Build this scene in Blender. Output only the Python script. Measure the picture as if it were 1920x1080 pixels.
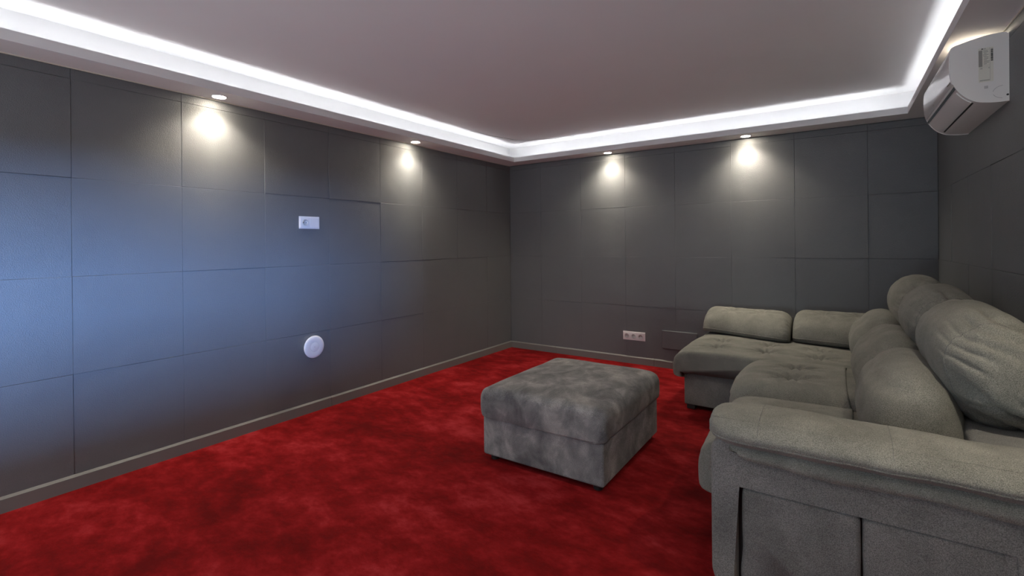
import bpy, bmesh, math, random
import numpy as np
from mathutils import Vector, Matrix, noise

for o in list(bpy.data.objects):
    bpy.data.objects.remove(o, do_unlink=True)
scene = bpy.context.scene
COL = scene.collection
random.seed(7)
PI = math.pi

# ------------------------------------------------------------------ dimensions (metres)
W, LEN = 3.8557, 6.59            # room: x 0..W, y 0 (far wall) .. -LEN
H, CEIL = 2.1545, 2.354          # underside of the dropped soffit, raised ceiling
SL, SB, SR, SF = 0.20, 0.205, 0.19, 0.20   # soffit widths: left, back, right, front

# ------------------------------------------------------------------ camera
yaw, roll = 0.5959, -0.0098
F = Vector((-math.sin(yaw), math.cos(yaw), 0.0))
R0 = Vector((math.cos(yaw), math.sin(yaw), 0.0))
U0 = R0.cross(F)
Rv = R0 * math.cos(roll) + U0 * math.sin(roll)
Uv = -R0 * math.sin(roll) + U0 * math.cos(roll)
cd = bpy.data.cameras.new('camera')
cam = bpy.data.objects.new('camera', cd)
COL.objects.link(cam)
m = Matrix((Rv, Uv, -F)).transposed().to_4x4()
m.translation = Vector((3.2398, -4.7441, 1.2331))
cam.matrix_world = m
cd.sensor_width = 36.0
cd.lens = 902.993 / 1920 * 36.0
cd.shift_y = -(540 - 456.3) / 1920
cd.clip_start = 0.02
scene.camera = cam

# ------------------------------------------------------------------ world, daylight, exposure
world = bpy.data.worlds.new('world')
scene.world = world
world.use_nodes = True
world.node_tree.nodes['Background'].inputs[0].default_value = (0.45, 0.62, 1.0, 1)
world.node_tree.nodes['Background'].inputs[1].default_value = 1.0

# daylight: a wide low strip of bright sky outside, seen through a small window behind the viewer's right shoulder
WIN_Y0, WIN_Y1, WIN_Z0, WIN_Z1 = -5.45, -4.60, 0.76, 1.32
def area(name, loc, aim, sx, sy, power, color, spread=180):
    l = bpy.data.lights.new(name, 'AREA')
    l.shape = 'RECTANGLE'
    l.size, l.size_y, l.energy, l.color = sx, sy, power, color
    l.spread = math.radians(spread)
    o = bpy.data.objects.new(name, l)
    COL.objects.link(o)
    o.location = loc
    o.rotation_euler = Vector(aim).to_track_quat('-Z', 'Y').to_euler()
    return o
area('daylight', (W + 4.0, -6.15, 1.10), (-1.0, 0.22, 0.0), 3.2, 0.70, 3000.0, (0.22, 0.46, 1.0))
# unseen doorway added in the front wall to let fill light in
FILL_DOOR_X0, FILL_DOOR_X1, FILL_DOOR_Z = 0.9, 2.9, 2.05
# added fill light outside the doorway, aimed up to brighten the ceiling
area('ceiling_fill', (1.9, -LEN - 0.9, 0.12), (0, 1, 2.2), 2.0, 1.2, 92.0, (0.90, 1.0, 0.99))

SPOT_POWER, SPOT_COL = 82.0, (1.0, 0.89, 0.72)
LENS_STRENGTH = 150.0
LED_STRENGTH, LED_COL = 27.0, (0.93, 0.96, 1.0)

vs = scene.view_settings
vs.view_transform = 'Standard'
vs.look = 'None'
vs.gamma = 1.0
vs.use_curve_mapping = False
vs.exposure = 0.0

# ------------------------------------------------------------------ materials
def mat(name, color, rough=0.6, metal=0.0, emit=None, strength=0.0, spec=0.5):
    mt = bpy.data.materials.new(name)
    mt.use_nodes = True
    b = mt.node_tree.nodes['Principled BSDF']
    b.inputs['Base Color'].default_value = (*color, 1)
    b.inputs['Roughness'].default_value = rough
    b.inputs['Metallic'].default_value = metal
    b.inputs['Specular IOR Level'].default_value = spec
    if emit:
        b.inputs['Emission Color'].default_value = (*emit, 1)
        b.inputs['Emission Strength'].default_value = strength
    return mt

def nd(mt, kind, **kw):
    n = mt.node_tree.nodes.new(kind)
    for k, v in kw.items():
        setattr(n, k, v)
    return n

def lk(mt, a, b):
    mt.node_tree.links.new(a, b)

def noise_tex(mt, vec, scale, detail=3.0, rough=0.55, dist=0.0):
    n = nd(mt, 'ShaderNodeTexNoise')
    n.inputs['Scale'].default_value = scale
    n.inputs['Detail'].default_value = detail
    n.inputs['Roughness'].default_value = rough
    n.inputs['Distortion'].default_value = dist
    lk(mt, vec, n.inputs['Vector'])
    return n.outputs['Fac']

def ramp(mt, fac, stops):
    r = nd(mt, 'ShaderNodeValToRGB')
    el = r.color_ramp.elements
    while len(el) < len(stops):
        el.new(0.5)
    for e, (p, c) in zip(el, stops):
        e.position = p
        e.color = (*c, 1)
    lk(mt, fac, r.inputs['Fac'])
    return r.outputs['Color']

def world_pos(mt, stretch=None):
    g = nd(mt, 'ShaderNodeNewGeometry')
    if stretch is None:
        return g.outputs['Position']
    mp = nd(mt, 'ShaderNodeMapping')
    mp.inputs['Rotation'].default_value = stretch[1]
    mp.inputs['Scale'].default_value = stretch[0]
    lk(mt, g.outputs['Position'], mp.inputs['Vector'])
    return mp.outputs['Vector']

def bump(mt, layers, normal=None):
    """layers: (height socket, strength, distance)"""
    prev = None
    for hgt, s, d in layers:
        b = nd(mt, 'ShaderNodeBump')
        b.inputs['Strength'].default_value = s
        b.inputs['Distance'].default_value = d
        lk(mt, hgt, b.inputs['Height'])
        if prev is not None:
            lk(mt, prev, b.inputs['Normal'])
        prev = b.outputs['Normal']
    lk(mt, prev, mt.node_tree.nodes['Principled BSDF'].inputs['Normal'])

def paint_mat(name, c1, c2, rough, fine=210.0, fs=0.75, soft=True):
    mt = mat(name, c1, rough)
    p = world_pos(mt)
    col = ramp(mt, noise_tex(mt, p, 2.2, 4), [(0.3, c1), (0.7, c2)])
    lk(mt, col, mt.node_tree.nodes['Principled BSDF'].inputs['Base Color'])
    layers = [(noise_tex(mt, p, fine, 3), fs, 0.0028)] if fine < 300 else []
    if soft:
        layers.append((noise_tex(mt, p, 5.0, 2), 0.35, 0.012))
    if layers:
        bump(mt, layers)
    return mt

M = {}
M['panel'] = paint_mat('grey_panel_paint', (0.126, 0.132, 0.139), (0.139, 0.145, 0.150), 0.48)
M['wall'] = mat('dark_wall_backing', (0.06, 0.06, 0.062), 0.8)
M['baseboard'] = paint_mat('grey_baseboard_paint', (0.165, 0.162, 0.155), (0.175, 0.172, 0.165), 0.42, 400, 0.08, False)
M['plaster'] = paint_mat('white_plaster', (0.76, 0.75, 0.75), (0.78, 0.77, 0.77), 0.75, 300, 0.05, False)
M['ceiling'] = paint_mat('ceiling_plaster', (0.85, 0.84, 0.84), (0.87, 0.86, 0.86), 0.8, 300, 0.04, False)
M['bead'] = mat('cream_filler', (0.65, 0.60, 0.52), 0.7)
M['crack'] = mat('crack_shadow', (0.12, 0.10, 0.09), 0.9)
M['led'] = mat('led_strip_glow', (0.9, 0.9, 0.9), 0.5, emit=LED_COL, strength=LED_STRENGTH)
M['lens'] = mat('lamp_lens_glow', (0.9, 0.9, 0.9), 0.4, emit=(1.0, 0.88, 0.70), strength=LENS_STRENGTH)
M['white'] = mat('white_plastic', (0.78, 0.76, 0.77), 0.32)
M['ac'] = mat('air_conditioner_white', (0.84, 0.82, 0.80), 0.22)
M['ac_gloss'] = mat('air_conditioner_gloss', (0.76, 0.75, 0.74), 0.12)
M['ac_band'] = mat('grey_green_glass_band', (0.10, 0.125, 0.13), 0.15)
M['sticker'] = mat('sticker_cream', (0.74, 0.72, 0.64), 0.5)
M['ink'] = mat('print_ink', (0.05, 0.05, 0.05), 0.7)
M['ink_grey'] = mat('print_grey', (0.33, 0.32, 0.29), 0.7)
M['black'] = mat('black_plastic', (0.012, 0.012, 0.012), 0.5)
M['recess'] = mat('socket_grey', (0.58, 0.57, 0.57), 0.4)
M['thread'] = mat('blue_thread', (0.05, 0.07, 0.35), 0.8)
M['pin'] = mat('steel', (0.6, 0.6, 0.6), 0.3, 1.0)

def fabric(name, lo, mid, hi, patch=5.0, weave=420.0, stretch=None, ws=0.6):
    mt = mat(name, mid, 0.92, spec=0.2)
    b = mt.node_tree.nodes['Principled BSDF']
    b.inputs['Sheen Weight'].default_value = 0.12
    b.inputs['Sheen Roughness'].default_value = 0.45
    b.inputs['Sheen Tint'].default_value = (0.9, 0.88, 0.82, 1)
    p = world_pos(mt, stretch)
    p0 = world_pos(mt)
    a = ramp(mt, noise_tex(mt, p, patch, 5, 0.6, 0.4), [(0.32, lo), (0.52, mid), (0.72, hi)])
    fine = ramp(mt, noise_tex(mt, p0, weave, 2, 0.7), [(0.34, (0.52, 0.52, 0.52)), (0.66, (1.50, 1.50, 1.50))])
    mx = nd(mt, 'ShaderNodeMix', data_type='RGBA', blend_type='MULTIPLY')
    mx.inputs['Factor'].default_value = 0.9
    lk(mt, a, mx.inputs['A'])
    lk(mt, fine, mx.inputs['B'])
    lk(mt, mx.outputs['Result'], b.inputs['Base Color'])
    bump(mt, [(noise_tex(mt, p0, weave, 2, 0.7), ws, 0.002), (noise_tex(mt, p0, 22.0, 3), 0.25, 0.008)])
    return mt

M['sofa'] = fabric('grey_green_chenille', (0.148, 0.148, 0.129), (0.189, 0.188, 0.165), (0.236, 0.233, 0.202), 6.0)
M['sofa_side'] = fabric('grey_brown_chenille', (0.126, 0.126, 0.119), (0.165, 0.164, 0.154), (0.206, 0.203, 0.190), 6.0)
M['ottoman'] = fabric('grey_velour', (0.091, 0.091, 0.095), (0.183, 0.181, 0.181), (0.329, 0.320, 0.305), 9.0, 380.0,
                      ((1.0, 0.75, 0.75), (0, 0, 0.5)))

def carpet_mat():
    mt = mat('red_plush_carpet', (0.2, 0.01, 0.01), 0.95, spec=0.1)
    b = mt.node_tree.nodes['Principled BSDF']
    b.inputs['Sheen Weight'].default_value = 0.03
    b.inputs['Sheen Roughness'].default_value = 0.5
    b.inputs['Sheen Tint'].default_value = (1.0, 0.25, 0.25, 1)
    p = world_pos(mt, ((1.0, 1.5, 1.0), (0, 0, 0.5)))
    p0 = world_pos(mt)
    def mth(op, x, y):
        n = nd(mt, 'ShaderNodeMath', operation=op)
        for i, v in enumerate((x, y)):
            if isinstance(v, float):
                n.inputs[i].default_value = v
            else:
                lk(mt, v, n.inputs[i])
        return n.outputs[0]
    # brushed pile: broad drifts broken up by streaky tufts
    big = mth('ADD', mth('MULTIPLY', noise_tex(mt, p, 1.5, 3, 0.5, 0.3), 0.42), mth('MULTIPLY', noise_tex(mt, p, 5.5, 8, 0.70, 0.1), 0.58))
    col = ramp(mt, big, [(0.38, (0.105, 0.0012, 0.0012)), (0.48, (0.180, 0.0028, 0.0034)),
                         (0.55, (0.250, 0.0075, 0.0092)), (0.65, (0.380, 0.0270, 0.0320))])
    fine = ramp(mt, noise_tex(mt, p0, 330.0, 3, 0.7), [(0.3, (0.70, 0.70, 0.70)), (0.7, (1.28, 1.28, 1.28))])
    mx = nd(mt, 'ShaderNodeMix', data_type='RGBA', blend_type='MULTIPLY')
    mx.inputs['Factor'].default_value = 0.85
    lk(mt, col, mx.inputs['A'])
    lk(mt, fine, mx.inputs['B'])
    lk(mt, mx.outputs['Result'], b.inputs['Base Color'])
    bump(mt, [(noise_tex(mt, p0, 330.0, 3, 0.7), 0.9, 0.004), (noise_tex(mt, p, 9.0, 4), 0.5, 0.015)])
    return mt
M['carpet'] = carpet_mat()

def glass_mat():
    mt = bpy.data.materials.new('window_glass')
    mt.use_nodes = True
    nt = mt.node_tree
    nt.nodes.remove(nt.nodes['Principled BSDF'])
    t = nd(mt, 'ShaderNodeBsdfTransparent')
    g = nd(mt, 'ShaderNodeBsdfGlossy')
    g.inputs['Roughness'].default_value = 0.02
    fr = nd(mt, 'ShaderNodeFresnel')
    mx = nd(mt, 'ShaderNodeMixShader')
    lk(mt, fr.outputs[0], mx.inputs[0])
    lk(mt, t.outputs[0], mx.inputs[1])
    lk(mt, g.outputs[0], mx.inputs[2])
    lk(mt, mx.outputs[0], nt.nodes['Material Output'].inputs['Surface'])
    return mt
M['glass'] = glass_mat()

# ------------------------------------------------------------------ object helpers
def set_tags(o, label=None, cat=None, group=None, kind=None):
    if label: o['label'] = label
    if cat: o['category'] = cat
    if group: o['group'] = group
    if kind: o['kind'] = kind
    return o

def empty(name, loc, label, cat, group=None):
    o = bpy.data.objects.new(name, None)
    o.empty_display_size = 0.1
    o.location = loc
    COL.objects.link(o)
    return set_tags(o, label, cat, group)

def attach(o, parent):
    """parent without moving: the meshes are modelled in room coordinates"""
    if parent is None:
        return o
    o.parent = parent
    w = Matrix.Identity(4)
    chain = parent
    pts = []
    while chain is not None:
        pts.append(chain)
        chain = chain.parent
    for c in reversed(pts):
        w = w @ c.matrix_parent_inverse @ Matrix.LocRotScale(c.location, c.rotation_euler, c.scale)
    o.matrix_parent_inverse = w.inverted()
    return o

def obj_from_bm(name, bm, material, parent=None, smooth=False):
    me = bpy.data.meshes.new(name)
    bmesh.ops.recalc_face_normals(bm, faces=bm.faces)
    bm.to_mesh(me)
    bm.free()
    if smooth:
        me.shade_smooth()
    me.materials.append(M[material])
    o = bpy.data.objects.new(name, me)
    COL.objects.link(o)
    return attach(o, parent)

def bm_box(bm, x0, x1, y0, y1, z0, z1, bev=0.0, seg=2):
    r = bmesh.ops.create_cube(bm, size=1.0)
    vs_ = r['verts']
    for v in vs_:
        v.co = Vector(((x0 + x1) / 2 + v.co.x * (x1 - x0), (y0 + y1) / 2 + v.co.y * (y1 - y0),
                       (z0 + z1) / 2 + v.co.z * (z1 - z0)))
    if bev > 0:
        es = list({e for v in vs_ for e in v.link_edges})
        bmesh.ops.bevel(bm, geom=es, offset=bev, segments=seg, profile=0.5, affect='EDGES')

def box(name, material, b, parent=None, bev=0.0, seg=2, smooth=False):
    bm = bmesh.new()
    bm_box(bm, *b, bev, seg)
    o = obj_from_bm(name, bm, material, parent, smooth)
    if smooth:
        weighted(o)
    return o

def weighted(o):
    md = o.modifiers.new('weighted', 'WEIGHTED_NORMAL')
    md.weight = 100
    return o

def bm_cyl(bm, c, axis, r, depth, n=32, r2=None):
    """cylinder centred on c along axis"""
    res = bmesh.ops.create_cone(bm, cap_ends=True, segments=n, radius1=r, radius2=r if r2 is None else r2, depth=depth)
    q = Vector((0, 0, 1)).rotation_difference(Vector(axis)).to_matrix().to_4x4()
    q.translation = Vector(c)
    bmesh.ops.transform(bm, matrix=q, verts=res['verts'])

def bm_lathe(bm, prof, axis, origin, n=48):
    """prof: (radius, height) pairs revolved round axis through origin"""
    q = Vector((0, 0, 1)).rotation_difference(Vector(axis)).to_matrix()
    rings = []
    for r, h in prof:
        if r < 1e-6:
            rings.append([bm.verts.new(q @ Vector((0, 0, h)) + Vector(origin))])
        else:
            rings.append([bm.verts.new(q @ Vector((r * math.cos(2 * PI * i / n), r * math.sin(2 * PI * i / n), h)) + Vector(origin)) for i in range(n)])
    for a, b in zip(rings, rings[1:]):
        for i in range(n):
            j = (i + 1) % n
            if len(a) == 1 and len(b) == 1:
                continue
            if len(a) == 1:
                bm.faces.new((a[0], b[i], b[j]))
            elif len(b) == 1:
                bm.faces.new((a[i], a[j], b[0]))
            else:
                bm.faces.new((a[i], a[j], b[j], b[i]))

def catmull(pts, n, closed=True):
    """resample control points to n points, evenly by arc length"""
    P = [np.array(p, float) for p in pts]
    k = len(P)
    out = []
    segs = k if closed else k - 1
    for i in range(segs):
        if closed:
            a, b, c, d = P[(i - 1) % k], P[i], P[(i + 1) % k], P[(i + 2) % k]
        else:
            a, b, c, d = P[max(i - 1, 0)], P[i], P[i + 1], P[min(i + 2, k - 1)]
        for t in np.linspace(0, 1, 24, endpoint=False):
            out.append(0.5 * ((2 * b) + (c - a) * t + (2 * a - 5 * b + 4 * c - d) * t ** 2 + (3 * b - a - 3 * c + d) * t ** 3))
    out.append(P[0] if closed else P[-1])
    out = np.array(out)
    s = np.concatenate([[0], np.cumsum(np.linalg.norm(np.diff(out, axis=0), axis=1))])
    q = np.linspace(0, s[-1], n, endpoint=not closed)
    return np.stack([np.interp(q, s, out[:, i]) for i in range(out.shape[1])], 1)

def bm_tube(bm, pts, r, n=8, closed=False):
    pts = [Vector(p) for p in pts]
    rings = []
    k = len(pts)
    up = Vector((0, 0, 1))
    for i, p in enumerate(pts):
        a = pts[(i - 1) % k] if closed or i > 0 else pts[i]
        b = pts[(i + 1) % k] if closed or i < k - 1 else pts[i]
        t = (b - a).normalized()
        u = t.cross(up)
        if u.length < 1e-3:
            u = t.cross(Vector((1, 0, 0)))
        u.normalize()
        v = t.cross(u)
        rings.append([bm.verts.new(p + (u * math.cos(2 * PI * j / n) + v * math.sin(2 * PI * j / n)) * r) for j in range(n)])
    for i in range(k if closed else k - 1):
        a, b = rings[i], rings[(i + 1) % k]
        for j in range(n):
            bm.faces.new((a[j], a[(j + 1) % n], b[(j + 1) % n], b[j]))
    if not closed:
        bm.faces.new(rings[0])
        bm.faces.new(rings[-1])

def tube(name, material, pts, r, parent=None, closed=False):
    bm = bmesh.new()
    bm_tube(bm, pts, r, 8, closed)
    return obj_from_bm(name, bm, material, parent, True)

def soft(name, material, prof, t0, t1, axis, parent, ends=(0.06, 0.06), mode='scale', power=2.4, ns=96, nt=64, disp=None, shift=None, anchor='mid'):
    """upholstered piece: a smooth closed profile run along x or y, its ends rounded off.
    returns (object, grid[nt][ns] of coordinates)"""
    pr = catmull(prof, ns)
    c = pr.mean(0)
    mn, mx = pr.min(0), pr.max(0)
    bc = (mn + mx) / 2
    ne = max(12, int(max(ends) / 0.011))
    sgn = 1 if t1 > t0 else -1
    ph = np.linspace(0, PI / 2, ne)
    ds = [(e * (1 - np.cos(ph))) for e in ends]
    mid = np.linspace(abs(ends[0]), abs(t1 - t0) - abs(ends[1]), nt)[1:-1]
    d = np.concatenate([ds[0], mid, abs(t1 - t0) - ds[1][::-1]])
    L = abs(t1 - t0)
    grid = np.zeros((len(d), ns, 3))
    for i, dd in enumerate(d):
        e0 = min(dd / ends[0], 1.0) if ends[0] > 0 else 1.0
        e1 = min((L - dd) / ends[1], 1.0) if ends[1] > 0 else 1.0
        e, r = (e0, ends[0]) if e0 < e1 else (e1, ends[1])
        f = (1 - (1 - e) ** power) ** (1 / power)
        if mode == 'scale':
            q = c + (pr - c) * max(f, 0.02)
        else:
            # shrink towards a fixed anchor: the foot of the piece (and its rear for the seats) stays put
            k_ = r * (1 - f)
            q = np.empty_like(pr)
            if anchor == 'rear':
                q[:, 0] = mx[0] - (mx[0] - pr[:, 0]) * (1 - k_ / (mx[0] - mn[0]))
            else:
                q[:, 0] = bc[0] + (pr[:, 0] - bc[0]) * (1 - 2 * k_ / (mx[0] - mn[0]))
            q[:, 1] = mn[1] + (pr[:, 1] - mn[1]) * (1 - k_ / (mx[1] - mn[1]))
        t = t0 + sgn * dd
        if shift is not None:
            q = shift(q, dd / L)
        if axis == 'y':
            grid[i, :, 0], grid[i, :, 1], grid[i, :, 2] = q[:, 0], t, q[:, 1]
        else:
            grid[i, :, 0], grid[i, :, 1], grid[i, :, 2] = t, q[:, 0], q[:, 1]
    if disp is not None:
        ti = np.gradient(grid, axis=0)
        tj = (np.roll(grid, -1, 1) - np.roll(grid, 1, 1))
        n = np.cross(ti, tj)
        n /= np.linalg.norm(n, axis=2)[:, :, None] + 1e-9
        ctr = grid.mean(axis=(0, 1))
        if np.sum(n * (grid - ctr)) < 0:
            n = -n
        out = grid.copy()
        nd_ = len(d)
        def fade(i):
            return 1.0 if mode == 'scale' else min(1.0, min(i, nd_ - 1 - i) / (0.5 * ne))
        for i in range(grid.shape[0]):
            for j in range(ns):
                out[i, j] += n[i, j] * (disp(grid[i, j], n[i, j], d[i] / L, j / ns) * fade(i))
        grid = out
    bm = bmesh.new()
    vv = [[bm.verts.new(grid[i, j]) for j in range(ns)] for i in range(len(d))]
    for i in range(len(d) - 1):
        for j in range(ns):
            k = (j + 1) % ns
            bm.faces.new((vv[i][j], vv[i][k], vv[i + 1][k], vv[i + 1][j]))
    bm.faces.new(vv[0])
    bm.faces.new(vv[-1])
    o = obj_from_bm(name, bm, material, parent, True)
    return o, grid

def nz(x, y, z, s):
    return noise.noise(Vector((x * s, y * s, z * s)))

def text_mesh(name, body, material, size, matrix, parent, thick=0.0004):
    cu = bpy.data.curves.new(name, 'FONT')
    cu.body = body
    cu.size = size
    cu.extrude = thick
    tmp = bpy.data.objects.new(name + '_tmp', cu)
    COL.objects.link(tmp)
    dg = bpy.context.evaluated_depsgraph_get()
    me = bpy.data.meshes.new_from_object(tmp.evaluated_get(dg))
    bpy.data.objects.remove(tmp, do_unlink=True)
    me.name = name
    me.transform(matrix)
    me.materials.clear()
    me.materials.append(M[material])
    o = bpy.data.objects.new(name, me)
    COL.objects.link(o)
    return attach(o, parent)

def structure(o):
    o['kind'] = 'structure'
    return o

# ------------------------------------------------------------------ room shell
PT = 0.012           # thickness of the wall panels, their faces stand on the planes x=0, y=0, x=W
structure(box('floor', 'carpet', (-0.1, W + 0.1, -LEN - 0.1, 0.1, -0.1, 0.0)))
ceil_o = structure(box('ceiling', 'ceiling', (-0.1, W + 0.1, -LEN - 0.1, 0.1, CEIL, CEIL + 0.1)))
wl = structure(box('wall_left', 'wall', (-0.12, -PT, -LEN - 0.1, 0.1, 0.0, CEIL)))
wb = structure(box('wall_back', 'wall', (-PT, W + PT, PT, 0.12, 0.0, CEIL)))
bm = bmesh.new()
bm_box(bm, -PT, FILL_DOOR_X0, -LEN - 0.1, -LEN, 0.0, CEIL)
bm_box(bm, FILL_DOOR_X1, W + PT, -LEN - 0.1, -LEN, 0.0, CEIL)
bm_box(bm, FILL_DOOR_X0, FILL_DOOR_X1, -LEN - 0.1, -LEN, FILL_DOOR_Z, CEIL)
wf = structure(obj_from_bm('wall_front', bm, 'panel'))
bm = bmesh.new()
bm_box(bm, FILL_DOOR_X0 - 0.07, FILL_DOOR_X0, -LEN, -LEN + 0.015, 0, FILL_DOOR_Z + 0.07)
bm_box(bm, FILL_DOOR_X1, FILL_DOOR_X1 + 0.07, -LEN, -LEN + 0.015, 0, FILL_DOOR_Z + 0.07)
bm_box(bm, FILL_DOOR_X0, FILL_DOOR_X1, -LEN, -LEN + 0.015, FILL_DOOR_Z, FILL_DOOR_Z + 0.07)
structure(obj_from_bm('trim_3', bm, 'white'))  # casing of the added doorway
bm = bmesh.new()
bm_box(bm, W + PT, W + 0.12, WIN_Y1, 0.1, 0, CEIL)
bm_box(bm, W + PT, W + 0.12, -LEN - 0.1, WIN_Y0, 0, CEIL)
bm_box(bm, W + PT, W + 0.12, WIN_Y0, WIN_Y1, 0, WIN_Z0)
bm_box(bm, W + PT, W + 0.12, WIN_Y0, WIN_Y1, WIN_Z1, CEIL)
wr = structure(obj_from_bm('wall_right', bm, 'panel'))

# window behind the camera that lets the daylight in
bm = bmesh.new()
for b in ((WIN_Y0, WIN_Y0 + 0.05, WIN_Z0, WIN_Z1), (WIN_Y1 - 0.05, WIN_Y1, WIN_Z0, WIN_Z1),
          (WIN_Y0 + 0.05, WIN_Y1 - 0.05, WIN_Z0, WIN_Z0 + 0.05), (WIN_Y0 + 0.05, WIN_Y1 - 0.05, WIN_Z1 - 0.05, WIN_Z1)):
    bm_box(bm, W + 0.05, W + 0.10, *b)
win = structure(obj_from_bm('window_1', bm, 'white'))
box('pane', 'glass', (W + 0.07, W + 0.076, WIN_Y0 + 0.05, WIN_Y1 - 0.05, WIN_Z0 + 0.05, WIN_Z1 - 0.05), win)

# wall panels: painted square boards, one object each
slabs = {}
def slab(w, h):
    key = (round(w, 3), round(h, 3))
    if key not in slabs:
        bm = bmesh.new()
        bm_box(bm, -w / 2, w / 2, -PT, 0, -h / 2, h / 2)
        es = [e for e in bm.edges if all(v.co.y < -PT / 2 for v in e.verts)]
        bmesh.ops.bevel(bm, geom=es, offset=0.0011, segments=1, affect='EDGES')
        me = bpy.data.meshes.new('wall_panel')
        bmesh.ops.recalc_face_normals(bm, faces=bm.faces)
        bm.to_mesh(me)
        bm.free()
        me.materials.append(M['panel'])
        slabs[key] = me
    return slabs[key]

ROWS = [0.004, 0.585, 1.085, 1.591, 2.096, H - 0.006]
def panels(wall, place, cols):
    for u0, u1 in zip(cols, cols[1:]):
        for z0, z1 in zip(ROWS, ROWS[1:]):
            g = 0.0004
            me = slab(abs(u1 - u0) - 2 * g, z1 - z0 - 2 * g)
            o = bpy.data.objects.new('wall_panel', me)
            COL.objects.link(o)
            out = random.uniform(-0.0014, 0.0010)
            loc, rz = place((u0 + u1) / 2, (z0 + z1) / 2, out)
            o.location = loc
            o.rotation_euler = (random.gauss(0, 0.0016), random.gauss(0, 0.0012), rz + random.gauss(0, 0.0018))
            o.parent = wall
left_cols = [0.0] + [-0.463 - 0.501 * i for i in range(11)]
panels(wl, lambda u, z, o: ((-PT + o, u, z), PI / 2), left_cols)
back_cols = [0.0] + [0.426 + 0.5015 * i for i in range(7)] + [W]
panels(wb, lambda u, z, o: ((u, PT - o, z), 0.0), back_cols)
right_cols = [0.0] + [-0.493 - 0.498 * i for i in range(7)]
panels(wr, lambda u, z, o: ((W + PT - o, u, z), -PI / 2), right_cols)

# soffit ring with a lip and a light cove behind it (one plaster moulding)
def ring_verts(bm, off, z):
    """four corners; off = distance from left, back, right, front wall"""
    l, b, r, f = off
    return [bm.verts.new(p) for p in ((l, -b, z), (W - r, -b, z), (W - r, -LEN + f, z), (l, -LEN + f, z))]
def ring(bm, prof):
    rings = [ring_verts(bm, o, z) for o, z in prof]
    for a, b in zip(rings, rings[1:] + rings[:1]):
        for i in range(4):
            j = (i + 1) % 4
            bm.faces.new((a[i], a[j], b[j], b[i]))
S = (SL, SB, SR, SF)
def inn(d): return tuple(s - d for s in S)
def wall_off(d): return (d, d, d, d)
LIP = 0.05
bm = bmesh.new()
ring(bm, [(wall_off(-0.012), H), (S, H), (S, H + LIP), (inn(0.013), H + LIP), (inn(0.013), H + 0.014),
          (wall_off(0.022), H + 0.014), (wall_off(0.022), CEIL), (wall_off(-0.012), CEIL)])
soff = structure(obj_from_bm('trim_1', bm, 'plaster'))
soff['label'] = 'dropped white plaster soffit with a light cove round the ceiling'

# thin line of pale filler where the panels meet the soffit
bm = bmesh.new()
bm_box(bm, -0.004, 0.003, -5.9, 0.0, H - 0.0055, H)
bm_box(bm, W - 0.003, W + 0.004, -4.0, 0.0, H - 0.0055, H)
structure(obj_from_bm('trim_2', bm, 'bead'))

# hairline crack in the ceiling near the corner
cr = [(0.217, -1.011), (0.241, -0.903), (0.254, -0.763), (0.273, -0.672), (0.315, -0.55), (0.339, -0.421), (0.39, -0.341),
      (0.466, -0.284), (0.591, -0.253), (0.731, -0.211), (0.856, -0.218), (0.958, -0.189)]
crp = catmull([(x, y, CEIL) for x, y in cr], 60, closed=False)
tube('crack', 'crack', [(p[0] + 0.004 * nz(p[0], p[1], 0, 40), p[1] + 0.004 * nz(p[1], p[0], 3, 40), p[2]) for p in crp], 0.0019, ceil_o)

# baseboards
def baseboard(name, pieces, parent_bevel=0.002):
    o0 = None
    for i, b in enumerate(pieces):
        bm = bmesh.new()
        bm_box(bm, *b)
        x0, x1, y0, y1, z0, z1 = b
        if x1 < 0.1: room = lambda v: v.co.x > x0 + 0.001
        elif x0 > W - 0.1: room = lambda v: v.co.x < x1 - 0.001
        elif y1 > -0.1: room = lambda v: v.co.y < y1 - 0.001
        else: room = lambda v: v.co.y > y0 + 0.001
        es = [e for e in bm.edges if all(v.co.z > z1 - 1e-4 and room(v) for v in e.verts)]
        bmesh.ops.bevel(bm, geom=es, offset=0.0105, segments=1, affect='EDGES')
        o = obj_from_bm(name if i == 0 else 'board', bm, 'baseboard', o0)
        if i == 0:
            o0 = structure(o)
    return o0
BH, BT = 0.074, 0.014
baseboard('baseboard_left', [(0.0, BT, -2.47, -0.0, 0, BH), (0.0, BT, -4.88, -2.472, 0, BH + 0.001), (0.0, BT, -LEN, -4.882, 0, BH)])
baseboard('baseboard_back', [(BT, 0.62, -BT, 0, 0, BH), (0.622, 1.715, -BT, 0, 0, BH), (1.717, W, -BT, 0, 0, BH + 0.0005)])
baseboard('baseboard_right', [(W - BT, W, -LEN, -BT, 0, BH)])
baseboard('baseboard_front', [(BT, FILL_DOOR_X0 - 0.07, -LEN, -LEN + BT, 0, BH), (FILL_DOOR_X1 + 0.07, W - BT, -LEN, -LEN + BT, 0, BH)])

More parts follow.
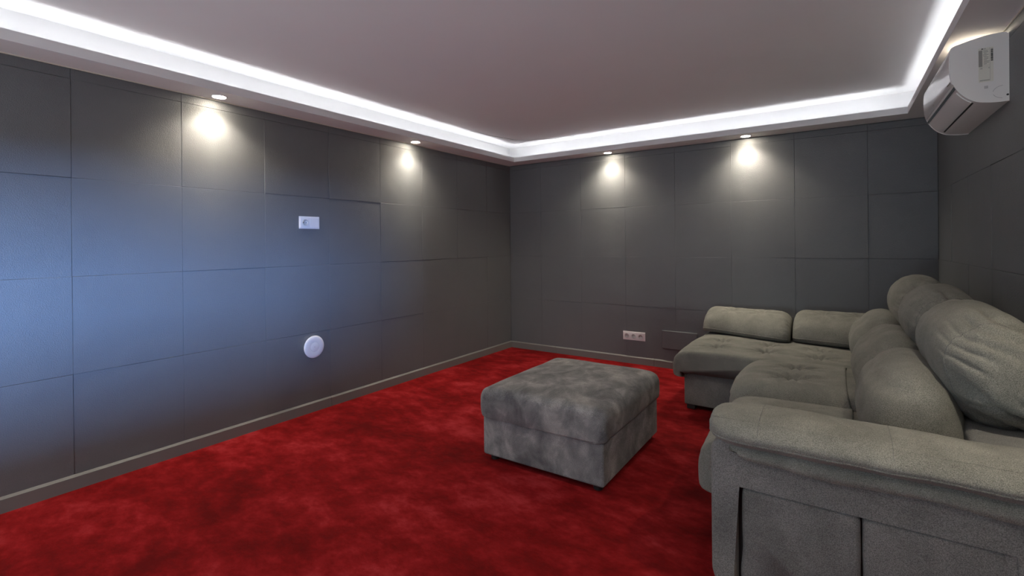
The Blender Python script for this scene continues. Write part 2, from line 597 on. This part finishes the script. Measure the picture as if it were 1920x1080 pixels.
# ------------------------------------------------------------------ cove light strips
def led_strip(name, a, b, inward, label):
    """glowing tape lying flat behind the lip"""
    a, b, w = Vector(a), Vector(b), Vector(inward)
    bm = bmesh.new()
    up = w * 0.011
    t = Vector((0, 0, 0.002))
    q = [a, b, b + up, a + up]
    v0 = [bm.verts.new(p) for p in q]
    v1 = [bm.verts.new(p + t) for p in q]
    bm.faces.new(v0)
    bm.faces.new(v1)
    for i in range(4):
        j = (i + 1) % 4
        bm.faces.new((v0[i], v0[j], v1[j], v1[i]))
    o = obj_from_bm(name, bm, 'led')
    return set_tags(o, label, 'light strip', 'cove light strips')
zl = H + 0.0145
k = 0.016
led_strip('light_strip', (SL - k, -LEN + 0.20, zl), (SL - k, -0.20, zl), (-1, 0, 0), 'white light strip glowing in the ceiling cove along the bluish left wall')
led_strip('light_strip', (0.20, -SB + k, zl), (W - 0.20, -SB + k, zl), (0, 1, 0), 'white light strip glowing in the ceiling cove along the far wall')
led_strip('light_strip', (W - SR + k, -LEN + 0.20, zl), (W - SR + k, -0.20, zl), (1, 0, 0), 'white light strip in the ceiling cove beside the air conditioner')
led_strip('light_strip', (0.20, -LEN + SF - k, zl), (W - 0.20, -LEN + SF - k, zl), (0, -1, 0), 'white light strip in the ceiling cove behind the viewer')

# ------------------------------------------------------------------ downlights
def downlight_proto():
    root = empty('downlight', (0, 0, 0), 'x', 'downlight', 'recessed downlights in the soffit')
    bm = bmesh.new()
    bm_lathe(bm, [(0.034, 0.0), (0.036, -0.004), (0.043, -0.004), (0.046, 0.0)], (0, 0, 1), (0, 0, 0), 40)
    obj_from_bm('ring', bm, 'white', root, True)
    bm = bmesh.new()
    bm_cyl(bm, (0, 0, -0.0024), (0, 0, 1), 0.0345, 0.0048, 40)
    obj_from_bm('lens', bm, 'lens', root)
    ld = bpy.data.lights.new('downlight_beam', 'SPOT')
    ld.energy = SPOT_POWER
    ld.color = SPOT_COL
    ld.spot_size = math.radians(134)
    ld.spot_blend = 1.0
    ld.shadow_soft_size = 0.03
    lo = bpy.data.objects.new('downlight_beam', ld)
    lo.location = (0, 0, -0.008)
    COL.objects.link(lo)
    lo.parent = root
    return root
def copy_tree(o, parent=None):
    c = o.copy()
    COL.objects.link(c)
    c.parent = parent
    for ch in list(o.children):
        copy_tree(ch, c)
    return c
proto = downlight_proto()
DL = [((0.092, -3.297), 'round recessed downlight over the left wall, nearest to the viewer'),
      ((0.098, -1.641), 'round recessed downlight over the left wall, nearer the corner'),
      ((1.287, -0.100), 'round recessed downlight over the far wall, left of two'),
      ((2.573, -0.097), 'round recessed downlight over the far wall, above the chaise'),
      ((3.765, -1.641), 'recessed downlight hidden right above the air conditioner'),
      ((3.765, -3.297), 'recessed downlight in the right soffit above the sofa arm'),
      ((3.765, -4.950), 'recessed downlight in the right soffit behind the viewer'),
      ((0.095, -4.950), 'recessed downlight in the left soffit behind the viewer'),
      ((1.287, -LEN + 0.1), 'recessed downlight behind the viewer, left of two'),
      ((2.573, -LEN + 0.1), 'recessed downlight behind the viewer, right of two')]
for i, (xy, lab) in enumerate(DL):
    o = proto if i == 0 else copy_tree(proto)
    o.location = (xy[0], xy[1], H)
    o['label'] = lab
    # adjustable lamps, turned a little away from their wall
    inw = Vector((0, 0, 0))
    if xy[0] < 0.3: inw.x = 1
    elif xy[0] > W - 0.3: inw.x = 0.25     # these hang straight, a touch towards the sofa back
    else: inw.y = -1 if xy[1] > -1 else 1
    for ch in o.children:
        if ch.type == 'LIGHT':
            ch.rotation_euler = (Vector((0, 0, -1)) + inw * math.tan(math.radians(9))).to_track_quat('-Z', 'Y').to_euler()

# ------------------------------------------------------------------ corner sofa
sofa = empty('corner_sofa', (3.2, -1.5, 0.0), 'grey-green fabric corner sofa with a chaise and three puffy headrests', 'sofa')

# frames
box('chaise_base', 'sofa_side', (2.286, 3.55, -1.09, -0.06, 0.035, 0.282), sofa, 0.012, 3, True)
box('seat_base', 'sofa_side', (2.84, 3.60, -2.66, -1.095, 0.05, 0.30), sofa, 0.012, 3, True)
for x, y in ((2.33, -1.045), (2.33, -0.12), (3.4, -1.045), (2.9, -2.5), (3.7, -2.5), (3.7, -0.2)):
    bm = bmesh.new()
    bm_box(bm, x - 0.03, x + 0.03, y - 0.03, y + 0.03, 0.0, 0.052, 0.006, 2)
    obj_from_bm('foot', bm, 'black', sofa)
box('back_frame', 'sofa_side', (3.585, 3.835, -2.97, -0.05, 0.05, 0.605), sofa, 0.03, 4, True)

# seats: waterfall cushions
def seat_profile(front, top, flap, under=0.29, back=3.46):
    return [(back, top - 0.015), (3.1, top), (front + 0.55, top + 0.004), (front + 0.28, top + 0.003), (front + 0.13, top - 0.003), (front + 0.06, top - 0.018), (front + 0.02, top - 0.050),
            (front + 0.004, top - 0.09), (front, top - 0.135), (front + 0.002, flap + 0.020), (front + 0.010, flap + 0.004), (front + 0.030, flap), (front + 0.056, flap + 0.002), (front + 0.066, flap + 0.014), (front + 0.069, under - 0.012), (front + 0.084, under - 0.001),
            (front + 0.5, under), (3.1, under), (back, under), (back + 0.01, (under + top) / 2)]
def tufts(points, a=0.016, s=0.055, wr=0.003, bulge=0.012, yc=None, yw=0.35):
    def f(p, n, t, u):
        d = 0.0
        if n[2] > 0.3:
            for (tx, ty) in points:
                dx, dy = p[0] - tx, p[1] - ty
                r2 = (dx / 1.6) ** 2 + dy ** 2
                g = math.exp(-r2 / (s * s))
                d -= a * g * n[2]
                ang = math.atan2(dy, dx)
                d += wr * math.exp(-r2 / (2.6 * s) ** 2) * math.sin(ang * 9 + tx * 7) * (1 - math.exp(-r2 / 0.0006))
            if yc is not None:
                d += bulge * (1 - min(1.0, ((p[1] - yc) / yw) ** 2))
            d += 0.0035 * nz(p[0] * 1.0, p[1] * 3.2, p[2], 4.0)
        else:
            d += 0.003 * nz(p[0], p[1], p[2], 7.0)
        return d
    return f
soft('chaise_cushion', 'sofa', seat_profile(2.215, 0.440, 0.248, 0.287), -1.150, -0.06, 'y', sofa, (0.035, 0.03), 'normal', 2.2, 280, 130,
     tufts([(x, y) for x in (2.48, 2.80, 3.12) for y in (-0.68, -0.92)], 0.040, 0.034, 0.009, 0.012, -0.75, 0.40), anchor='rear')
soft('seat_cushion', 'sofa', seat_profile(2.725, 0.456, 0.205), -1.915, -1.160, 'y', sofa, (0.10, 0.06), 'normal', 2.2, 240, 110,
     tufts([(3.02, -1.42), (3.02, -1.66)], 0.042, 0.038, 0.010, 0.022, -1.53, 0.37), anchor='rear')
soft('seat_cushion', 'sofa', seat_profile(2.742, 0.420, 0.205), -2.665, -1.900, 'y', sofa, (0.05, 0.05), 'normal', 2.2, 240, 110,
     tufts([(3.02, -2.16), (3.02, -2.42)], 0.030, 0.040, 0.006, 0.014, -2.29, 0.37), anchor='rear')

# back cushions and headrests
LUMB = [(3.335, 0.425), (3.30, 0.50), (3.293, 0.57), (3.325, 0.665), (3.39, 0.735), (3.46, 0.766), (3.535, 0.752), (3.59, 0.68), (3.61, 0.57), (3.60, 0.46), (3.50, 0.42)]
HEAD = [(3.625, 0.590), (3.555, 0.640), (3.505, 0.735), (3.482, 0.835), (3.503, 0.925), (3.56, 0.985), (3.625, 1.008), (3.70, 0.995), (3.765, 0.935), (3.80, 0.85), (3.80, 0.72), (3.765, 0.62), (3.70, 0.585)]
def lumbar_disp(seed):
    def f(p, n, t, u):
        d = 0.006 * nz(p[0] + seed, p[1], p[2], 5.0) + 0.0016 * nz(p[0] + seed, p[1] * 0.4, p[2] * 1.5, 30.0)
        d -= 0.007 * math.exp(-((p[2] - 0.70) / 0.02) ** 2) if p[0] < 3.45 else 0.0
        e = min(t, 1 - t)
        return d * min(1.0, e / 0.05 + 0.3)
    return f
def head_disp(seed):
    """gathered folds that run from the ends into the cushion"""
    def f(p, n, t, u):
        d = 0.010 * nz(p[0] + seed, p[1], p[2], 4.5)
        e = min(t, 1 - t)
        fall = math.exp(-(e / 0.22) ** 2)
        v = p[0] * 0.55 + p[2]
        w = nz(v + 0.35 * nz(p[0], p[1], p[2] + seed, 3.0), seed, p[1] * 0.12, 16.0)
        d -= 0.012 * max(0.0, w - 0.04) * 2.0 * fall * (1 - 0.75 * math.exp(-(e / 0.012) ** 2))
        d += 0.0025 * nz(v * 1.4, seed + 3, p[1] * 0.2, 26.0) * (0.35 + fall)
        # narrow pulled folds across the ends, deeper towards the wall side
        g = (p[2] + 0.55 * (p[0] - 3.5) + 0.045 * nz(p[0], p[1], p[2] + seed, 5.0)) / 0.058
        r = abs(g - math.floor(g) - 0.5)
        back = min(1.0, max(0.0, (p[0] - 3.52) / 0.14))
        keep = 0.35 + 0.65 * (0.5 + 0.5 * nz(math.floor(g) * 3.7, seed, p[0] * 0.6, 3.0))
        d -= 0.030 * math.exp(-(r / 0.17) ** 2) * back * keep * math.exp(-(e / 0.30) ** 2)
        return d * min(1.0, e / 0.03)
    return f
for i, (a, b) in enumerate(((-1.155, -0.42), (-1.890, -1.140), (-2.625, -1.875))):
    soft('back_cushion', 'sofa', LUMB, a, b, 'y', sofa, (0.33, 0.33), 'scale', 3.0, 110, 80, lumbar_disp(i * 3.1))
for i, (a, b, dz) in enumerate(((-1.17, -0.39, -0.006), (-1.905, -1.13, -0.008), (-2.65, -1.855, -0.018))):
    hr, hg = soft('headrest', 'sofa', [(x + 0.022, z + dz) for x, z in HEAD], a, b, 'y', sofa, (0.36, 0.36), 'scale', 2.7, 260, 140, head_disp(1.7 + i * 2.3))
    ri = int(np.argmin(np.abs(hg[:, :, 1].mean(1) - (a + 0.10))))
    tube('stitch_line', 'sofa_side', [hg[ri, j] for j in range(0, hg.shape[1])], 0.0012, hr, True)

# two arm cushions lying along the back of the chaise
def piped_cushion(x0, x1, prof, seed, tf, s0, s1):
    def f(p, n, t, u):
        d = 0.004 * nz(p[0] + seed, p[1], p[2], 6.0)
        for tx, ty in tf:
            if n[2] > 0.2:
                r2 = (p[0] - tx) ** 2 + (p[1] - ty) ** 2
                d -= 0.016 * math.exp(-r2 / 0.0022)
                d += 0.003 * math.exp(-r2 / 0.02) * math.sin(8 * math.atan2(p[1] - ty, p[0] - tx)) * (1 - math.exp(-r2 / 0.0006))
        e = min(t, 1 - t)
        d += 0.005 * math.exp(-(e / 0.09) ** 2) * nz(p[1] * 1.4, p[2] * 1.4, seed, 24.0)
        return d
    o, g = soft('arm_cushion', 'sofa', prof, x0, x1, 'x', sofa, (0.095, 0.095), 'normal', 2.2, 130, 90, f,
                shift=lambda q, t: np.stack([-0.04 + (q[:, 0] + 0.04) * (s0 + (s1 - s0) * t), q[:, 1]], 1))
    j = int(np.argmin(g[len(g) // 2][:, 1]))
    tube('piping', 'sofa', [g[i, j] for i in range(3, len(g) - 3, 2)], 0.0042, o)
    return o
PAD = [(-0.48, 0.452), (-0.515, 0.466), (-0.524, 0.497), (-0.475, 0.556), (-0.37, 0.610), (-0.26, 0.642), (-0.15, 0.648), (-0.07, 0.615), (-0.04, 0.54), (-0.06, 0.47), (-0.15, 0.450), (-0.32, 0.449)]
piped_cushion(2.245, 2.925, PAD, 0.0, [(2.47, -0.22), (2.71, -0.25)], 0.62, 1.13)
piped_cushion(2.935, 3.62, [(y, z + (0.020 if z > 0.53 else 0.0)) for y, z in PAD], 5.0, [(3.14, -0.27), (3.36, -0.27)], 0.93, 1.15)

# near arm: post-and-rail body with two inset panels, a cover flap and a long pad on top
YA = -2.98
bm = bmesh.new()
def extr(bm, poly, y0, y1, bev=0.018, seg=4):
    a = [bm.verts.new((x, y0, z)) for x, z in poly]
    b = [bm.verts.new((x, y1, z)) for x, z in poly]
    fs = [bm.faces.new(a), bm.faces.new(b[::-1])]
    n = len(poly)
    for i in range(n):
        j = (i + 1) % n
        fs.append(bm.faces.new((a[j], a[i], b[i], b[j])))
    if bev:
        es = list({e for f in fs for e in f.edges})
        bmesh.ops.bevel(bm, geom=es, offset=bev, segments=seg, profile=0.5, affect='EDGES')
extr(bm, [(2.866, 0.10), (2.885, 0.035), (2.945, 0.035), (2.945, 0.419), (3.63, 0.419), (3.63, 0.035), (3.79, 0.035), (3.79, 0.56), (2.90, 0.56), (2.866, 0.53)], YA, YA + 0.30, 0.012, 3)
arm = weighted(obj_from_bm('arm', bm, 'sofa_side', sofa, True))
box('arm_core', 'black', (2.94, 3.635, YA + 0.055, YA + 0.28, 0.045, 0.43), arm)
for x0, x1 in ((2.9610, 3.2880), (3.2930, 3.612)):
    def pd(p, n, t, u):
        return 0.003 * nz(p[0], p[1], p[2], 9.0)
    poly = [(x0, 0.06), (x0, 0.2), (x0, 0.34), (x0 + 0.002, 0.390), (x0 + 0.022, 0.405), (x0 + 0.1, 0.407), (x1 - 0.1, 0.407), (x1 - 0.022, 0.405), (x1 - 0.002, 0.390), (x1, 0.34), (x1, 0.2), (x1, 0.06), (x1 - 0.1, 0.05), (x0 + 0.1, 0.05)]
    soft('inset_panel', 'sofa_side', poly, YA + 0.014, YA + 0.10, 'y', arm, (0.018, 0.01), 'normal', 2.0, 90, 6, pd)

# loose flap below the pad
bm = bmesh.new()
fl = []
for i in range(61):
    x = 2.93 + (3.80 - 2.93) * i / 60
    z = 0.507 + 0.006 * math.sin(i * 0.23) + 0.005 * nz(x, 0, 0, 9) + 0.03 * math.exp(-((x - 2.93) / 0.03) ** 2)
    o_ = -0.024 - 0.010 * (0.5 + 0.5 * nz(x, 2, 0, 11)) * min(1, (x - 2.93) / 0.08)
    fl.append([bm.verts.new(p) for p in ((x, YA + 0.004, 0.575), (x, YA - 0.004, 0.55), (x, YA + o_, 0.53), (x, YA + o_, z), (x, YA + o_ + 0.006, z), (x, YA + 0.002, 0.53))])
for a, b in zip(fl, fl[1:]):
    for j in range(5):
        bm.faces.new((a[j], a[j + 1], b[j + 1], b[j]))
obj_from_bm('flap', bm, 'sofa', arm, True)

APAD = [(-2.985, 0.549), (-3.036, 0.576), (-3.046, 0.600), (-3.004, 0.635), (-2.92, 0.651), (-2.83, 0.644), (-2.745, 0.615), (-2.685, 0.583), (-2.665, 0.563), (-2.68, 0.550), (-2.75, 0.545), (-2.88, 0.545)]
def pad_disp(p, n, t, u):
    d = 0.005 * nz(p[0], p[1], p[2], 6.0) + 0.0015 * nz(p[0], p[1], p[2], 25.0)
    if n[2] > 0:
        d += 0.007 * math.exp(-((p[0] - 3.10) / 0.22) ** 2) * n[2]
    fall = math.exp(-(t / 0.06) ** 2)
    d += 0.004 * fall * nz(p[1] * 1.5, p[2] * 1.5, 4, 26.0)
    return d
pad, pg = soft('arm_pad', 'sofa', APAD, 2.852, 3.82, 'x', sofa, (0.14, 0.05), 'scale', 2.9, 110, 110, pad_disp)
def pad_line(name, y, z, r):
    mid = pg[len(pg) // 2]
    j = int(np.argmin(np.hypot(mid[:, 1] - y, mid[:, 2] - z)))
    tube(name, 'sofa', [pg[i, j] for i in range(4, len(pg) - 3)], r, pad)
pad_line('piping', -3.042, 0.584, 0.0036)
pad_line('stitch_line', -3.004, 0.635, 0.0013)

for xs in (3.02, 3.36):
    ri = int(np.argmin(np.abs(pg[:, :, 0].mean(1) - xs)))
    jj = [j for j in range(pg.shape[1]) if pg[ri, j, 2] > 0.612]
    tube('stitch_line', 'sofa_side', [pg[ri, j] for j in jj], 0.0010, pad)

# ------------------------------------------------------------------ ottoman
ott = empty('ottoman', (1.92, -2.135, 0.0), 'square dark grey velour ottoman standing on the red carpet', 'ottoman')
OX0, OX1, OY0, OY1 = 1.535, 2.292, -2.567, -1.705
box('base', 'ottoman', (OX0 + 0.009, OX1 - 0.009, OY0 + 0.009, OY1 - 0.009, 0.030, 0.252), ott, 0.014, 3, True)
def ott_disp(p, n, t, u):
    d = 0.004 * nz(p[0], p[1], p[2], 5.0)
    if n[2] > 0.2:
        ux = (p[0] - (OX0 + OX1) / 2) / ((OX1 - OX0) / 2)
        uy = (p[1] - (OY0 + OY1) / 2) / ((OY1 - OY0) / 2)
        d += 0.014 * max(0, 1 - ux * ux) * max(0, 1 - uy * uy)
    # pulled folds at the near corner
    r = math.hypot(p[0] - OX1, p[1] - OY0)
    if r < 0.3 and n[2] < 0.6:
        d += 0.004 * math.exp(-(r / 0.16) ** 2) * math.sin(60 * (p[2] * 0.8 + r)) * min(1, r / 0.06)
    return d
OP = [(OX0 - 0.007, 0.272), (OX0 - 0.011, 0.33), (OX0 - 0.007, 0.376), (OX0 + 0.022, 0.408), (OX0 + 0.10, 0.419), (OX0 + 0.38, 0.421), (OX1 - 0.10, 0.419), (OX1 - 0.022, 0.408),
      (OX1 + 0.007, 0.376), (OX1 + 0.011, 0.33), (OX1 + 0.007, 0.272), (OX1 - 0.014, 0.251), (OX1 - 0.12, 0.250), (OX0 + 0.38, 0.250), (OX0 + 0.12, 0.250), (OX0 + 0.014, 0.251)]
soft('cushion', 'ottoman', OP, OY0 - 0.012, OY1 + 0.012, 'y', ott, (0.045, 0.045), 'normal', 2.2, 170, 100, ott_disp)
for x in (OX0 + 0.06, OX1 - 0.06):
    for y in (OY0 + 0.06, OY1 - 0.06):
        bm = bmesh.new()
        bm_cyl(bm, (x, y, 0.016), (0, 0, 1), 0.024, 0.032, 24, 0.028)
        obj_from_bm('foot', bm, 'black', ott, False)

# ------------------------------------------------------------------ sockets and plates
def socket_insert(parent, c, n, rt):
    """round two-pin socket face at c; n = outward normal, rt = horizontal direction"""
    c, n, rt = Vector(c), Vector(n), Vector(rt)
    up = Vector((0, 0, 1))
    bm = bmesh.new()
    bm_lathe(bm, [(0.0235, 0.0), (0.0235, 0.0025), (0.0215, 0.0030), (0.0200, 0.0024), (0.0195, -0.0070), (0.0, -0.0070)], n, c, 40)
    s = obj_from_bm('socket_well', bm, 'recess', parent, True)
    for sg in (-1, 1):
        bm = bmesh.new()
        bm_cyl(bm, c + rt * 0.0095 * sg - n * 0.0065, n, 0.0030, 0.002, 16)
        obj_from_bm('pin_hole', bm, 'black', s)
    for sg in (-1, 1):
        bm = bmesh.new()
        q = c + up * 0.0185 * sg - n * 0.003
        bm_box(bm, q.x - 0.003, q.x + 0.003, q.y - 0.003, q.y + 0.003, q.z - 0.0012, q.z + 0.0012)
        obj_from_bm('earth_clip', bm, 'pin', s)
    return s

def plate_with_holes(name, mat_, parent, o, rt, n, w, h, th, holes):
    """flat faceplate, centre o; round holes at offsets along rt"""
    bm = bmesh.new()
    N = 40
    o, rt, n = Vector(o), Vector(rt), Vector(n)
    up = Vector((0, 0, 1))
    xs = [-w / 2] + [(a + b) / 2 for a, b in zip(holes, holes[1:])] + [w / 2]
    def P(u, v, d): return o + rt * u + up * v + n * d
    if len(holes) == 1:
        xs = [-w / 2, w / 2]
    for k_, hx in enumerate(holes):
        x0, x1 = xs[k_], xs[k_ + 1]
        inner, outer = [], []
        for i in range(N):
            a = 2 * PI * i / N
            cx, cy = math.cos(a), math.sin(a)
            inner.append(bm.verts.new(P(hx + 0.0225 * cx, 0.0225 * cy, th)))
            t = min((x1 - hx) / cx if cx > 1e-6 else ((x0 - hx) / cx if cx < -1e-6 else 9), (h / 2) / abs(cy) if abs(cy) > 1e-6 else 9)
            outer.append(bm.verts.new(P(hx + t * cx, t * cy, th)))
        for i in range(N):
            j = (i + 1) % N
            bm.faces.new((inner[i], inner[j], outer[j], outer[i]))
    q = [(-w / 2, -h / 2), (w / 2, -h / 2), (w / 2, h / 2), (-w / 2, h / 2)]
    f = [bm.verts.new(P(u, v, th)) for u, v in q]
    b = [bm.verts.new(P(u, v, 0)) for u, v in q]
    for i in range(4):
        j = (i + 1) % 4
        bm.faces.new((f[i], f[j], b[j], b[i]))
    return obj_from_bm(name, bm, mat_, parent)

# double plate on the left wall: one socket, one blank half
dp = empty('double_socket', (0.0, -2.638, 1.400), 'white double socket plate high on the bluish left wall', 'socket')
rt, n = Vector((0, 1, 0)), Vector((1, 0, 0))
box('surround', 'white', (0.0, 0.006, -2.720, -2.556, 1.355, 1.446), dp, 0.002, 2)
plate_with_holes('faceplate', 'white', dp, (0.006, -2.677, 1.4005), rt, n, 0.070, 0.070, 0.003, [0.0])
box('blank_plate', 'white', (0.006, 0.009, -2.638, -2.566, 1.3655, 1.4355), dp, 0.001, 1)
socket_insert(dp, (0.0145, -2.677, 1.4005), n, rt)

ts = empty('triple_socket', (1.512, 0.0, 0.280), 'white triple socket plate low on the far wall above the skirting', 'socket')
rt, n = Vector((1, 0, 0)), Vector((0, -1, 0))
box('surround', 'white', (1.3965, 1.6275, -0.006, 0.0, 0.236, 0.3235), ts, 0.002, 2)
plate_with_holes('faceplate', 'white', ts, (1.512, -0.006, 0.280), rt, n, 0.214, 0.070, 0.003, [-0.0715, 0.0, 0.0715])
for dx in (-0.0715, 0.0, 0.0715):
    socket_insert(ts, (1.512 + dx, -0.0145, 0.280), n, rt)

cp = set_tags(box('cover_plate', 'panel', (1.798, 2.13, -0.016, 0.0, 0.190, 0.366), None, 0.005, 2), 'grey painted blank cover plate on the far wall beside the chaise', 'cover plate')

ap = empty('access_point', (0.0, -2.619, 0.482), 'round white wireless access point disc low on the left wall', 'access point')
bm = bmesh.new()
bm_lathe(bm, [(0.070, 0.0), (0.074, 0.008), (0.0800, 0.014), (0.0822, 0.019), (0.0800, 0.0235), (0.066, 0.0268), (0.037, 0.0288), (0.035, 0.0282), (0.033, 0.0290), (0.0, 0.0298)], (1, 0, 0), (0, -2.619, 0.482), 64)
obj_from_bm('disc', bm, 'white', ap, True)
bm = bmesh.new()
bm_lathe(bm, [(0.0343, 0.0284), (0.0347, 0.0292), (0.0357, 0.0292), (0.0361, 0.0284)], (1, 0, 0), (0, -2.619, 0.482), 64)
obj_from_bm('status_ring', bm, 'recess', ap, True)
text_mesh('logo', 'u', 'recess', 0.024, Matrix.Translation((0.0296, -2.6255, 0.4765)) @ Matrix(((0, 0, 1), (1, 0, 0), (0, 1, 0))).to_4x4(), ap)

# ------------------------------------------------------------------ air conditioner
ac = empty('air_conditioner', (W, -1.42, 1.83), 'white split air conditioner unit high on the right wall', 'air conditioner')
AY0, AY1 = -1.815, -1.015
ACP = [(W, 2.120), (3.842, 2.127), (3.83, 2.128), (3.795, 2.127), (3.755, 2.121), (3.71, 2.111), (3.676, 2.100), (3.668, 2.085), (3.665, 2.05), (3.666, 1.985), (3.672, 1.945),
       (3.685, 1.911), (3.704, 1.881), (3.729, 1.856), (3.757, 1.840), (3.79, 1.833), (3.82, 1.830), (W, 1.830)]
core = np.concatenate([catmull(ACP, 90, closed=False)])
def ac_shell(name, pts, y0, y1, material, parent, bev=0.0, thick=None):
    """pts along the casing; closed solid prism between y0 and y1"""
    bm = bmesh.new()
    a = [bm.verts.new((p[0], y0, p[1])) for p in pts]
    b = [bm.verts.new((p[0], y1, p[1])) for p in pts]
    k_ = len(pts)
    for i in range(k_):
        j = (i + 1) % k_
        bm.faces.new((a[i], a[j], b[j], b[i]))
    bm.faces.new(a)
    bm.faces.new(b)
    o = obj_from_bm(name, bm, material, parent)
    o.data.shade_smooth()
    o.data.set_sharp_from_angle(angle=math.radians(38))
    return o
ac_shell('casing', core, AY0 + 0.004, AY1 - 0.004, 'ac', ac)
cpt = np.array([3.80, 1.98])
def offs(pts, d):
    tg = np.gradient(pts, axis=0)
    nn = np.stack([-tg[:, 1], tg[:, 0]], 1)
    nn /= np.linalg.norm(nn, axis=1)[:, None]
    if np.sum(nn * (pts - cpt)) < 0:
        nn = -nn
    return pts + nn * d
def band(z_hi, z_lo, xmax, out, y0, y1, name, material, parent, top=False):
    idx = [i for i in range(len(core)) if z_lo <= core[i, 1] <= z_hi and core[i, 0] < xmax]
    seg = core[idx[0]:idx[-1] + 1]
    full = np.concatenate([offs(seg, out), offs(seg, -0.004)[::-1]])
    return ac_shell(name, full, y0, y1, material, parent)
# raised rims of the two end caps
for y0, y1 in ((AY0, AY0 + 0.006), (AY1 - 0.006, AY1)):
    ac_shell('end_cap', offs(core, 0.0015), y0, y1, 'ac', ac)
band(2.108, 1.935, 3.72, 0.0035, AY0 + 0.007, AY1 - 0.007, 'front_panel', 'ac_gloss', ac)
band(1.928, 1.909, 3.75, 0.0022, AY0 + 0.007, AY1 - 0.007, 'dark_band', 'ac_band', ac)
idx = [i for i in range(len(core)) if core[i, 1] < 1.902 and core[i, 0] < 3.742]
seg = core[idx[0]:idx[-1] + 1]
vane = ac_shell('air_vane', np.concatenate([offs(seg, 0.0035), offs(seg, -0.003)[::-1]]), AY0 + 0.03, AY1 - 0.05, 'ac', ac)
idx2 = [i for i in range(len(core)) if 3.743 < core[i, 0] < 3.753 and core[i, 1] < 1.86]
seg2 = catmull([(3.7425, 1.8478), (3.7455, 1.8458), (3.7485, 1.8440)], 6, closed=False)
ac_shell('air_slot', np.concatenate([offs(seg2, 0.0012), offs(seg2, -0.004)[::-1]]), AY0 + 0.035, AY1 - 0.055, 'black', ac)
# rating label on the near end
yl = AY0 - 0.0006
def flat(name, x0, x1, z0, z1, material, parent, lift=0.0):
    return box(name, material, (x0, x1, yl - 0.0002 - lift, AY0 + 0.0005, z0, z1), parent)
lab = flat('rating_label', 3.7585, 3.8065, 1.9235, 2.0735, 'sticker', ac)
L1 = 0.0004
for x0, x1, z0, z1 in ((3.7590, 3.7955, 2.0652, 2.0657), (3.7952, 3.7958, 1.929, 2.072), (3.7620, 3.7955, 1.9285, 1.9290), (3.762, 3.7955, 1.9885, 1.9889), (3.774, 3.7955, 1.9955, 1.9959)):
    flat('rule', x0, x1, z0, z1, 'ink_grey', lab, L1)
flat('fine_print', 3.7592, 3.7715, 1.992, 2.0635, 'ink_grey', lab, L1)
random.seed(3)
for i in range(11):
    z = 2.0615 - i * 0.0058
    x0 = 3.7735 + random.uniform(0, 0.004)
    flat('print_line', x0, min(3.7945, x0 + random.uniform(0.008, 0.020)), z - 0.0022, z, 'ink_grey', lab, L1)
zz = 2.0665
while zz > 2.0140:
    hgt = random.choice((0.0012, 0.002, 0.0032, 0.005))
    flat('barcode_bar', 3.7985, 3.8055, zz - hgt, zz, 'ink', lab, L1)
    zz -= hgt + random.choice((0.0009, 0.0012, 0.0022))
flat('fine_print', 3.7625, 3.7940, 1.9300, 1.9325, 'ink_grey', lab, L1)
bm = bmesh.new()
bm_cyl(bm, (3.7710, AY0 - 0.0006, 2.0697), (0, 1, 0), 0.0028, 0.0012, 24)
obj_from_bm('logo_disc', bm, 'ink', lab)
TM = lambda x, z: Matrix.Translation((x, AY0 - 0.0012, z)) @ Matrix(((1, 0, 0), (0, 0, -1), (0, 1, 0))).to_4x4()
text_mesh('lettering', 'LG', 'ink', 0.0062, TM(3.7750, 2.0675), lab, 0.0002)
text_mesh('lettering', 'CE', 'ink', 0.0068, TM(3.7630, 1.9815), lab, 0.0002)
text_mesh('lettering', 'X', 'ink', 0.0068, TM(3.7900, 1.9815), lab, 0.0002)
# row of small vents, cable knock-out line, drain notch
for i in range(3):
    for j in range(3):
        flat('vent_hole', 3.7775 + i * 0.0042, 3.7797 + i * 0.0042, 1.8945 + j * 0.0040, 1.8967 + j * 0.0040, 'ink', ac)
arc = [(3.8385 + 0.0345 * math.cos(a), AY0 - 0.0002, 1.8715 + 0.0275 * math.sin(a)) for a in np.linspace(math.radians(95), math.radians(172), 16)]
tube('knockout_line', 'ink', arc, 0.0004, ac)
arc = [(3.8385 + 0.0345 * math.cos(a), AY0 - 0.0002, 1.8715 + 0.0275 * math.sin(a)) for a in np.linspace(math.radians(197), math.radians(262), 14)]
tube('knockout_line', 'ink', arc, 0.0004, ac)
bm = bmesh.new()
bm_cyl(bm, (3.850, AY0, 1.856), (0, 1, 0), 0.0042, 0.002, 20)
obj_from_bm('drain_notch', bm, 'black', ac)
# small dark marks on the front: maker's mark and display text
FM = lambda y, z, x: Matrix.Translation((x, y, z)) @ Matrix(((0, 0, -1), (-1, 0, 0), (0, 1, 0))).to_4x4()
text_mesh('lettering', 'LG', 'ink_grey', 0.014, FM(-1.335, 1.944, 3.6645), ac, 0.0004)
bm = bmesh.new()
bm_box(bm, 3.6655, 3.668, -1.79, -1.73, 1.944, 1.950)
obj_from_bm('display_text', bm, 'ink_grey', ac)
